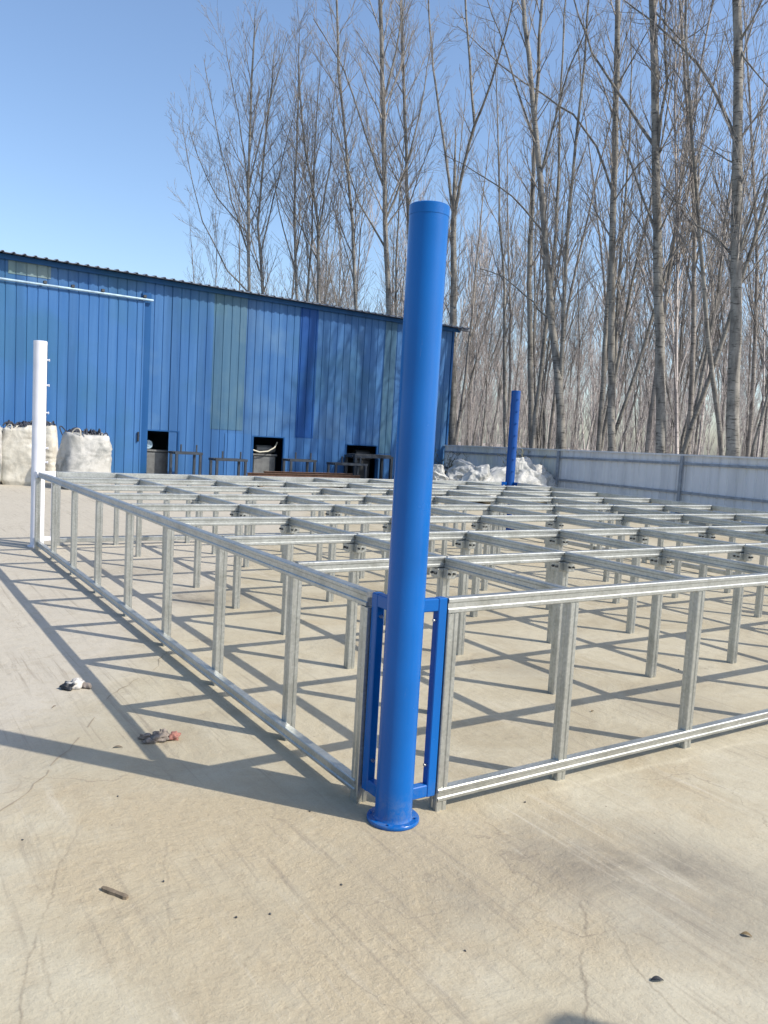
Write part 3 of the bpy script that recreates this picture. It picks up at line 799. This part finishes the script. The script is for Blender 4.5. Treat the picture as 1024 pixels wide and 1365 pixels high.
# ------------------------------------------------------------------ trees
class Tree:
    def __init__(self, seed): self.r = random.Random(seed); self.S = []; self.T = []; self.L = []
    def seg(self, a, b, r0, r1): self.S.append((a, b, r0, r1))
    def branch(self, p, d, L, r, lvl, up=.35, kids=(9, 6), wob=.065):
        R = self.r
        n = 5 if lvl == 1 else (3 if lvl == 2 else 2)
        if lvl == 1 and L > 3: n = 7
        pts = [p]; cur = p; dv = d.normalized(); rads = [r]
        rend = max(.0028, r*(.25 if lvl == 1 else .4))
        for i in range(n):
            dv = (dv+Vector((R.gauss(0, wob), R.gauss(0, wob), R.gauss(0, wob)))+Vector((0, 0, up*(.9 if lvl == 1 else .6)))*(1/n)).normalized()
            nx = cur+dv*(L/n); r1 = r+(rend-r)*((i+1)/n)
            self.seg(cur, nx, rads[-1], r1); cur = nx; pts.append(nx); rads.append(r1)
        if lvl >= 3: return
        nk = kids[lvl-1]*(1.15 if lvl == 1 else .75); nk = max(2, int(nk*(L/3.0 if lvl == 1 else L/1.2)+.5))
        for k in range(nk):
            f = .18+.80*(k+R.random())/nk; x = f*n; i = min(n-1, int(x)); q = pts[i].lerp(pts[i+1], x-i)
            dd = (pts[i+1]-pts[i]).normalized(); pr = dd.orthogonal().normalized(); pr.rotate(Matrix.Rotation(R.uniform(0, 2*PI), 3, dd))
            an = R.uniform(.3, .65)
            cd = dd*math.cos(an)+pr*math.sin(an)
            if lvl == 1: ln = L*R.uniform(.3, .65)*(1.15-.6*f)
            else: ln = R.uniform(.3, .8)*min(1, L)
            self.branch(q, cd, ln, max(.0035, min((.014 if lvl == 1 else .0055), rads[i]*.55)), lvl+1, up, kids, wob)
    def trunk(self, pts, rads, crown=.3, limbs=26, spread=(.45, .85), Lmax=4.5, kids=(9, 6), up=.45):
        R = self.r; pts = [Vector(p) for p in pts]
        # densify
        P = []; Q = []
        for i in range(len(pts)-1):
            m_ = max(2, int((pts[i+1]-pts[i]).length/1.0))
            for k in range(m_):
                P.append(pts[i].lerp(pts[i+1], k/m_)+Vector((R.gauss(0, .015), R.gauss(0, .015), 0))); Q.append(rads[i]+(rads[i+1]-rads[i])*k/m_)
        P.append(pts[-1]); Q.append(rads[-1]); self.T.append((P, Q))
        n = len(P)-1; H = P[-1].z-P[0].z
        az = R.uniform(0, 6)
        for k in range(limbs):
            f = crown+(1-crown)*(k+R.random()*.9)/limbs; x = min(f, .995)*n; i = int(x); q = P[i].lerp(P[i+1], x-i)
            az += 2.4+R.uniform(-.5, .5); an = R.uniform(*spread)
            dd = (P[i+1]-P[i]).normalized(); d = dd*math.cos(an)+Vector((math.cos(az), math.sin(az), 0))*math.sin(an)
            g_ = (1-f)/(1-crown)
            L = Lmax*(.35+.65*g_**.8)*R.uniform(.6, 1.1)
            self.branch(q, d, L, min(Q[i]*.5, .012+.010*L), 1, up, kids)
    def limb(self, pts, r0, r1, kids=(8, 6), nb=12, Lb=(.7, 1.7)):
        """one long traced limb with side branches"""
        R = self.r; pts = [Vector(p) for p in pts]; P = []
        for i in range(len(pts)-1):
            m_ = max(2, int((pts[i+1]-pts[i]).length/.7))
            for k in range(m_): P.append(pts[i].lerp(pts[i+1], k/m_)+Vector((R.gauss(0, .02), R.gauss(0, .02), R.gauss(0, .02))))
        P.append(pts[-1]); n = len(P)-1
        self.L.append((P, [r0+(r1-r0)*i/n for i in range(n+1)]))
        for k in range(nb):
            f = .2+.8*(k+R.random())/nb; x = min(.99, f)*n; i = int(x); q = P[i].lerp(P[i+1], x-i); dd = (P[i+1]-P[i]).normalized()
            pr = dd.orthogonal().normalized(); pr.rotate(Matrix.Rotation(R.uniform(0, 2*PI), 3, dd)); an = R.uniform(.5, .9)
            self.branch(q, dd*math.cos(an)+pr*math.sin(an), R.uniform(*Lb), max(.006, r1*.7), 1, .5, kids)
    def crown_mesh(self, org, k=3, rmin=0.0):
        o = np.array(org)
        P0 = np.array([s[0][:] for s in self.S])-o; P1 = np.array([s[1][:] for s in self.S])-o
        return seg_mesh('crown', P0, P1, np.maximum(rmin, np.array([s[2] for s in self.S])), np.maximum(rmin, np.array([s[3] for s in self.S])), k)
    def trunk_build(self, name, mat, parent, org, n=10):
        b = MB(); org = Vector(org)
        for P, Q in self.T: b.tube([p-org for p in P], Q, n if max(Q) > .06 else 6)
        return b.build(name, mat, parent)

def trace_tree(label, path, diam, X=None, dist=None, limbs_px=(), seed=0, crown=.25, limbs=26, Lmax=3.2, kids=(9, 6), mat='bark', name='poplar_tree', spread=(.35, .7), extra_top=3.5, rmin=.0035, group='poplars behind the fence and shed'):
    f = (lambda u, v: at_x(u, v, X)) if X is not None else (lambda u, v: at_d(u, v, dist))
    pts = [f(u, v) for u, v in path]
    dpt = (pts[0]-CAM).dot(_F0)
    base = Vector((pts[0].x, pts[0].y, -.02))
    lean = (pts[1]-pts[0])
    P = [base]+[p for p in pts if p.z > .6]
    k = dpt/F_PX/2
    k *= .88
    rad = [diam[0]*k*1.12]+[(diam[0]+(diam[1]-diam[0])*i/(len(P)-2))*k for i in range(len(P)-1)]
    d = (P[-1]-P[-2]).normalized(); d = (d+Vector((0, 0, .6))).normalized()
    if extra_top: P.append(P[-1]+d*extra_top); rad.append(.008)
    T = Tree(seed)
    T.trunk(P, rad, crown, limbs, spread, Lmax, kids)
    for lp_, r0_, r1_, nb in limbs_px: T.limb([f(u, v) for u, v in lp_], r0_*k*.85, max(.005, r1_*k*.85), kids, nb)
    t = thing(name, label, 'tree', base, 0, group)
    T.trunk_build('trunk', M[mat], t, base)
    for P_, Q_ in T.L:
        b = MB(); b.tube([p-base for p in P_], Q_, 6); b.build('limb', M['limb'], t)
    cr = link('crown', T.crown_mesh(base, 3, rmin), t); cr.data.materials.append(M['twig'])
    return t

XT = 18.0
trace_tree('tall thick poplar at right with long limb curving left', [(977, 640), (978, 560), (981, 450), (983, 300), (984, 150), (983, 0), (981, -130)], (20, 11), XT,
           limbs_px=[([(982, 195), (964, 141), (931, 89), (890, 45), (832, 0)], 7, 2.5, 16), ([(979, 345), (962, 322), (930, 300), (912, 275), (890, 262)], 5, 1.5, 10), ([(984, 340), (1000, 290), (1015, 240), (1034, 215)], 5, 2, 10), ([(984, 60), (1000, 30), (1024, -20)], 5, 2, 8), ([(983, 62), (1003, 92), (1030, 122)], 4, 1.5, 6), ([(982, 220), (960, 205), (925, 185)], 3.5, 1.2, 8)], seed=101, crown=.35, limbs=22, Lmax=3.0)
trace_tree('tall straight dark poplar second from the right with forked upper limbs', [(881, 640), (881, 540), (878, 400), (876, 300), (874, 150), (871, 0), (869, -140)], (16, 10), XT+.2,
           limbs_px=[([(871, 195), (823, 120), (790, 70), (765, 0), (756, -40)], 6, 2, 16), ([(879, 325), (856, 258), (830, 190), (815, 110)], 5, 1.6, 14), ([(876, 195), (888, 110), (885, 40), (892, -60)], 6, 3, 10), ([(873, 15), (910, 55), (945, 30)], 3.5, 1.2, 6)], seed=102, crown=.35, limbs=22, Lmax=2.8)
trace_tree('pale poplar third from the right with thin limb reaching far left', [(817, 640), (816, 560), (815, 450), (817, 300), (820, 200), (823, 100), (824, 0), (826, -120)], (12, 7), XT+.5,
           limbs_px=[([(817, 255), (795, 195), (765, 152), (715, 120), (665, 85), (610, 35)], 4.5, 1.5, 18), ([(818, 270), (850, 220), (900, 185)], 3, 1.2, 8), ([(820, 120), (845, 75), (870, 30)], 3.5, 1.5, 8)], seed=103, crown=.4, limbs=24, Lmax=2.6)
trace_tree('left leaning poplar between the far blue post and the pale poplar', [(751, 640), (749, 570), (744, 500), (735, 420), (728, 330), (720, 230), (708, 110), (697, 0), (688, -90)], (13, 6), XT+.3,
           limbs_px=[([(736, 429), (718, 412), (701, 395), (671, 369), (640, 358)], 4.5, 1.5, 8), ([(724, 308), (683, 261), (633, 228), (590, 205)], 4, 1.4, 12), ([(720, 235), (740, 160), (760, 90), (790, 20)], 5, 2, 14), ([(715, 190), (690, 120), (672, 60), (650, 0)], 4.5, 2, 12)], seed=104, crown=.35, limbs=24, Lmax=2.8)
trace_tree('slim pale poplar right beside the top of the far blue post', [(709, 640), (709, 570), (707, 450), (706, 380), (709, 280), (712, 190), (716, 100), (722, 0)], (9, 4.5), XT+1.2, seed=105, crown=.4, limbs=24, Lmax=2.4)
trace_tree('forked poplar rising behind the right shed corner', [(602, 640), (603, 560), (604, 450), (605, 350), (605, 285)], (12, 8), XT+.4,
           limbs_px=[([(605, 288), (618, 220), (633, 166), (626, 80), (620, 0), (618, -60)], 6, 3, 18), ([(633, 168), (655, 110), (676, 40), (690, -30)], 5, 2, 12), ([(605, 290), (594, 200), (580, 110), (572, 20), (568, -50)], 6, 2.5, 18)], seed=106, crown=.35, limbs=14, Lmax=2.4)
Y2 = 33
trace_tree('bright straight poplar behind the shed left of the front blue post', [(523, 560), (521, 470), (517, 380), (514, 300), (511, 150), (507, 0), (505, -60)], (9, 5), None, 31.5,
           limbs_px=[([(512, 250), (497, 205), (483, 164), (460, 95), (440, 60), (418, 25)], 4.5, 1.5, 16), ([(511, 300), (540, 230), (560, 150), (575, 60)], 4, 1.5, 14), ([(513, 330), (480, 270), (455, 200), (438, 130)], 4, 1.4, 14), ([(509, 140), (528, 70), (540, 0)], 4, 2, 10)], seed=107, crown=.35, limbs=28, Lmax=3.6, rmin=.0045)
trace_tree('fan shaped bare tree above the shed roof farthest left', [(335, 560), (333, 470), (331, 380), (331, 250), (334, 150), (338, 60)], (6.5, 2.5), None, 33,
           limbs_px=[([(331, 390), (303, 360), (270, 295), (252, 220), (244, 170)], 3, .8, 18), ([(332, 340), (310, 270), (285, 150), (272, 80)], 3.2, .8, 20), ([(331, 260), (322, 180), (308, 100), (300, 50)], 2.8, .8, 16), ([(332, 250), (350, 170), (372, 90), (384, 45)], 2.8, .8, 18), ([(331, 310), (290, 265), (262, 205), (250, 165)], 2.5, .8, 14)], seed=108, crown=.45, limbs=20, Lmax=3.2, extra_top=1.4, rmin=.0045)
trace_tree('slender bare tree right beside the fan shaped tree', [(356, 560), (354, 470), (350, 390), (344, 300), (352, 200), (362, 110)], (5.5, 2.2), None, 34,
           limbs_px=[([(347, 340), (370, 240), (392, 150), (400, 90)], 2.8, .8, 16)], seed=109, crown=.4, limbs=26, Lmax=3.2, extra_top=1.6, rmin=.0045)
trace_tree('thin pale tree above the green shed panel', [(399, 560), (397, 470), (395, 390), (393, 270), (396, 160), (398, 90)], (5, 2), None, 35,
           limbs_px=[([(394, 360), (372, 280), (360, 200), (352, 150)], 2.5, .8, 14), ([(394, 340), (412, 260), (425, 190), (432, 150)], 2.5, .8, 14)], seed=110, crown=.4, limbs=26, Lmax=3.2, extra_top=1.6, rmin=.0045)
trace_tree('bare tree with leaning upper stem above the dark blue shed panel', [(428, 560), (426, 470), (425, 390), (424, 300), (415, 240), (405, 190), (400, 120)], (6, 2.4), None, 33.5,
           limbs_px=[([(425, 310), (440, 220), (446, 130), (452, 60)], 3.2, 1, 18), ([(425, 350), (400, 300), (380, 260), (360, 240)], 2.8, .8, 12)], seed=111, crown=.4, limbs=26, Lmax=3.4, extra_top=1.6, rmin=.0045)
trace_tree('slender poplar between the leaning tree and the bright poplar', [(477, 560), (476, 470), (474, 390), (470, 300), (462, 200), (452, 100), (448, 0)], (6, 3), None, 34.5, seed=112, crown=.4, limbs=28, Lmax=3.4, rmin=.0045,
           limbs_px=[([(473, 380), (455, 310), (440, 260)], 2.5, .8, 10)])
trace_tree('slender poplar just left of the front blue post top', [(552, 560), (551, 470), (548, 390), (545, 290), (540, 160), (536, 40), (534, -20)], (6.5, 3.5), None, 33, seed=113, crown=.4, limbs=28, Lmax=3.4, rmin=.0045)

# twiggy low crown above the shed roof
T = Tree(77); bs = at_d(268, 560, 36); bs.z = 0
T.trunk([bs, bs+Vector((0, 0, 4.5)), bs+Vector((.2, 0, 6.4))], [.09, .06, .03], .30, 70, (.5, 1.2), 2.7, (18, 11), .22)
t = thing('bushy_tree', 'low twiggy rounded tree just above the shed roof', 'tree', bs)
T.trunk_build('trunk', M['barkdark'], t, bs, 6); cr = link('crown', T.crown_mesh(bs, 3, .006), t); cr.data.materials.append(M['twig'])

for (u, dd, sc_, lb) in ((342, 39, .85, 'low twiggy tree above the roof right of the fan shaped tree'), (408, 38, .8, 'low twiggy tree above the roof over the dark blue panel'), (470, 40, .9, 'low twiggy tree above the roof near the right end of the shed')):
    o = copy_tree(t); q = at_d(u, 560, dd); o.location = (q.x, q.y, 0); o.rotation_euler = (0, 0, u); o.scale = (sc_, sc_, sc_); o['label'] = lb
# slender trees of the wood: a few grown ones, copied
protos = []
for q in range(6):
    T = Tree(300+q); H = 15+1.2*q
    p = [Vector((0, 0, -.05))]; d = Vector((T.r.gauss(0, .04), T.r.gauss(0, .04), 1))
    for k in range(7): d = (d+Vector((T.r.gauss(0, .035), T.r.gauss(0, .035), 0))).normalized(); p.append(p[-1]+d*H/7)
    r_ = .055+.009*q
    T.trunk(p, [r_*(1-.12*k) if k < 7 else .008 for k in range(8)], .30, 20, (.25, .6), 3.4, (7, 4), .5)
    t = thing('slender_tree', 'slender bare tree of the wood behind the fence', 'tree', (0, 0, 0), 0, 'slender trees in the wood')
    T.trunk_build('trunk', M['bark'] if q % 2 else M['barkdark'], t, (0, 0, 0), 7)
    cr = link('crown', T.crown_mesh((0, 0, 0), 3, .006), t); cr.data.materials.append(M['twig'])
    protos.append(t)
R = random.Random(5); n = 0; used = set()
tries = 0; placed = []
while n < 96 and tries < 60000:
    tries += 1
    x, y = R.uniform(-20, 60), R.uniform(7, 75)
    if x < 19.2 and y < 30.5: continue
    if x < 19.2 and y > 52: continue
    u, v, wd_ = project((x, y, 3))
    if wd_ < 5 or u > 1120 or u < 395: continue
    if u < 590 and n % 2: continue
    dd = (Vector((x, y, 0))-Vector((CAM.x, CAM.y, 0))).length
    if dd > 62 or any((x-a)**2+(y-b)**2 < 1.1 for a, b in placed): continue
    placed.append((x, y))
    q = R.randrange(6)
    o = protos[q] if q not in used else copy_tree(protos[q])
    used.add(q)
    o.location = (x, y, 0); o.rotation_euler = (R.gauss(0, .03), R.gauss(0, .03), R.uniform(0, 6.28))
    s = R.uniform(.75, 1.05); o.scale = (s, s, s); n += 1
for (x, y) in ((18.4, 9.6), (19.3, 11.4), (18.3, 12.9), (18.9, 14.3), (18.2, 15.6), (19.4, 16.6), (18.5, 17.6), (18.8, 19.3), (19.6, 13.2)):
    o = copy_tree(protos[R.randrange(3, 6)]); o.location = (x, y, 0); o.rotation_euler = (R.gauss(0, .03), R.gauss(0, .03), R.uniform(0, 6.28))
    s = R.uniform(.9, 1.05); o.scale = (s, s, s)
for (u, dd) in ((262, 41), (292, 37), (318, 40), (372, 38), (412, 36), (443, 39), (463, 41), (492, 37), (535, 40)):
    q = at_d(u, 560, dd); o = copy_tree(protos[R.randrange(6)]); o.location = (q.x, q.y, 0); o.rotation_euler = (R.gauss(0, .04), R.gauss(0, .04), R.uniform(0, 6.28))
    s = R.uniform(.72, .95)*(.72 if u < 270 else 1); o.scale = (s, s, s)
for q in range(6):
    if q not in used: protos[q].location = (40+3*q, 40, 0)

# brushwood and young stems right behind the fence, and the far mass of the wood
def wood(name, cnt, region, hr, rr, kids, lab, seed, matn, rmin, tilt=.10):
    R = random.Random(seed); P0 = []; P1 = []; A = []; B = []
    c = 0; guard = 0
    while c < cnt and guard < cnt*60:
        guard += 1
        x, y = R.uniform(*region[0]), R.uniform(*region[1])
        if x < 19 and y < 31: continue
        u, v, wd_ = project((x, y, 2))
        if wd_ < 5 or u > 1120 or u < region[2]: continue
        c += 1
        H = R.uniform(*hr); r = R.uniform(*rr); p = Vector((x, y, -.02)); d = Vector((R.gauss(0, tilt), R.gauss(0, tilt), 1)).normalized()
        pts = [p]; nseg = 4
        for k in range(nseg):
            d = (d+Vector((R.gauss(0, .05), R.gauss(0, .05), .03))).normalized(); q = pts[-1]+d*H/nseg
            r0, r1 = r*(1-k/nseg*.85), r*(1-(k+1)/nseg*.85)
            P0.append(pts[-1][:]); P1.append(q[:]); A.append(max(rmin, r0)); B.append(max(rmin, r1)); pts.append(q)
        for k in range(kids):
            f = R.uniform(.2, .98)*nseg; i = min(nseg-1, int(f)); q = pts[i].lerp(pts[i+1], f-i)
            az = R.uniform(0, 6.28); an = R.uniform(.15, .5); L = H*R.uniform(.1, .24)
            dv = Vector((math.cos(az)*math.sin(an), math.sin(az)*math.sin(an), math.cos(an)))
            q2 = q+dv*L; P0.append(q[:]); P1.append(q2[:]); A.append(max(rmin, r*.3)); B.append(rmin)
            for e in range(3):
                g_ = R.uniform(.2, .9); q3 = q.lerp(q2, g_); az2 = R.uniform(0, 6.28)
                dv2 = (dv+Vector((math.cos(az2)*.35, math.sin(az2)*.35, .3))).normalized()
                P0.append(q3[:]); P1.append((q3+dv2*L*R.uniform(.3, .6))[:]); A.append(rmin); B.append(rmin*.7)
    o = link(name, seg_mesh(name, P0, P1, A, B, 3)); o.data.materials.append(M[matn])
    return tag(o, lab, 'wood', None, 'stuff')
wood('brushwood', 240, ((18.8, 40), (7, 60), 570), (2.5, 7.5), (.012, .032), 16, 'dense thin brushwood stems just behind the grey fence', 21, 'brush', .005, .16)
wood('far_wood', 330, ((20, 120), (12, 150), 400), (11, 17), (.05, .10), 26, 'far brown grey mass of bare wood behind the trees', 22, 'brush', .014, .06)

# ------------------------------------------------------------------ small litter on the concrete
def crumple(name, mat, wx, wy, hz, seed, n=24, m_=14):
    rings = []
    for i in range(m_+1):
        ph = PI*i/m_; ring = []
        for j in range(n):
            an = 2*PI*j/n; v = Vector((math.sin(ph)*math.cos(an), math.sin(ph)*math.sin(an), math.cos(ph)))
            q = 1+.75*mnoise.noise(v*1.7+Vector((seed*3.1, 0, 0)))+.4*abs(mnoise.noise(v*4+Vector((0, seed*2.3, 0))))
            ring.append((v.x*q*wx/2, v.y*q*wy/2, max(0, hz*.45+v.z*q*hz/2)))
        rings.append(ring)
    b = MB(); b.loft(rings[::-1], True, True); return b
p = at_z(101, 917)
t = thing('rag', 'crumpled black and white work glove on the concrete', 'glove', p, .4)
crumple('cloth', None, .10, .07, .055, 1).build('cloth', M['clothw'], t); o = crumple('cuff', None, .07, .09, .04, 2).build('cuff', M['black'], t, (-.045, .02, 0)); crumple('finger', None, .035, .10, .03, 9).build('finger', M['cloth'], t, (.045, -.03, 0))
p = at_z(214, 987)
t = thing('rag', 'crumpled grey work glove with faded red cuff on the concrete', 'glove', p, -.35)
crumple('cloth', None, .10, .07, .05, 3).build('cloth', M['cloth'], t); crumple('finger', None, .075, .03, .03, 4).build('finger', M['cloth'], t, (-.075, .02, 0)); crumple('finger', None, .06, .035, .025, 5).build('finger', M['cloth'], t, (-.055, -.035, 0)); crumple('cuff', None, .055, .055, .04, 6).build('cuff', M['red'], t, (.07, .012, 0)); crumple('thumb', None, .03, .045, .045, 8).build('thumb', M['cloth'], t, (.01, .055, 0))
a_, b_ = at_z(136, 1183, .008), at_z(170, 1196, .008)
k = MB(); rg = []
dv = (b_-a_); nv = Vector((-dv.y, dv.x, 0)).normalized()
for f, wv in ((0, .004), (.1, .010), (.35, .012), (.6, .009), (.9, .012), (1, .006)):
    q = a_+dv*f; rg.append([q-nv*wv+Vector((0, 0, -.008)), q+nv*wv+Vector((0, 0, -.008)), q+nv*wv*.8+Vector((0, 0, .004)), q-nv*wv*.8+Vector((0, 0, .003))])
k.loft(rg); tag(k.build('wood_splinter', M['wood']), 'short flat wood splinter on the concrete at lower left', 'stick')
def leaf(u, v, L, wd, rz, mat, lab):
    q = at_z(u, v); b = MB(); n = 7; top = []; bot = []
    for i in range(n):
        f = i/(n-1); hw = wd*math.sin(PI*min(1, f*.92+.04)); z = .003+.005*math.sin(PI*f)
        top.append([(L*(f-.5), -hw, z+hw*.35), (L*(f-.5), 0, z), (L*(f-.5), hw, z+hw*.45), (L*(f-.5), 0, z-.0015)])
    b.loft(top); o = b.build('dry_leaf', mat, None, (q.x, q.y, 0)); o.rotation_euler = (0, 0, rz)
    tag(o, lab, 'leaf')
leaf(876, 1308, .045, .010, -.5, M['black'], 'dark curled leaf on the concrete at lower right')
leaf(995, 1248, .038, .010, -.9, M['leaf'], 'small brown leaf on the concrete near the right edge')
leaf(157, 997, .05, .008, -.3, M['wood'], 'thin brown leaf lying in the post shadow')
leaf(72, 943, .05, .004, .9, M['wood'], 'thin twig like leaf left of the paving joint')
leaf(790, 949, .03, .008, .2, M['leaf'], 'tiny brown leaf inside the frame near the front rail')
R = random.Random(3)
for (u, v) in ((157, 1062), (413, 1082), (218, 1176), (360, 1219), (315, 1224), (30, 1120), (700, 1070), (540, 1003), (876, 920), (905, 893), (620, 1268), (455, 1180)):
    q = at_z(u, v); b = crumple('pebble', None, R.uniform(.006, .011), R.uniform(.006, .011), R.uniform(.004, .008), R.randrange(99), 10, 6)
    o = b.build('pebble', M['darksteel'], None, (q.x, q.y, 0)); tag(o, 'tiny dark pebble on the sunlit concrete', 'pebble', 'pebbles scattered on the concrete')

# unseen post added to cast a head-like shadow at the picture's lower edge
tip = at_z(762, 1377); L = 2.69/math.tan(ELEV)
corner_post('unseen blue post added right of the camera to cast a shadow', M['blue'], (tip.x+SX*L, tip.y+SY*L, 0), 1, 1)
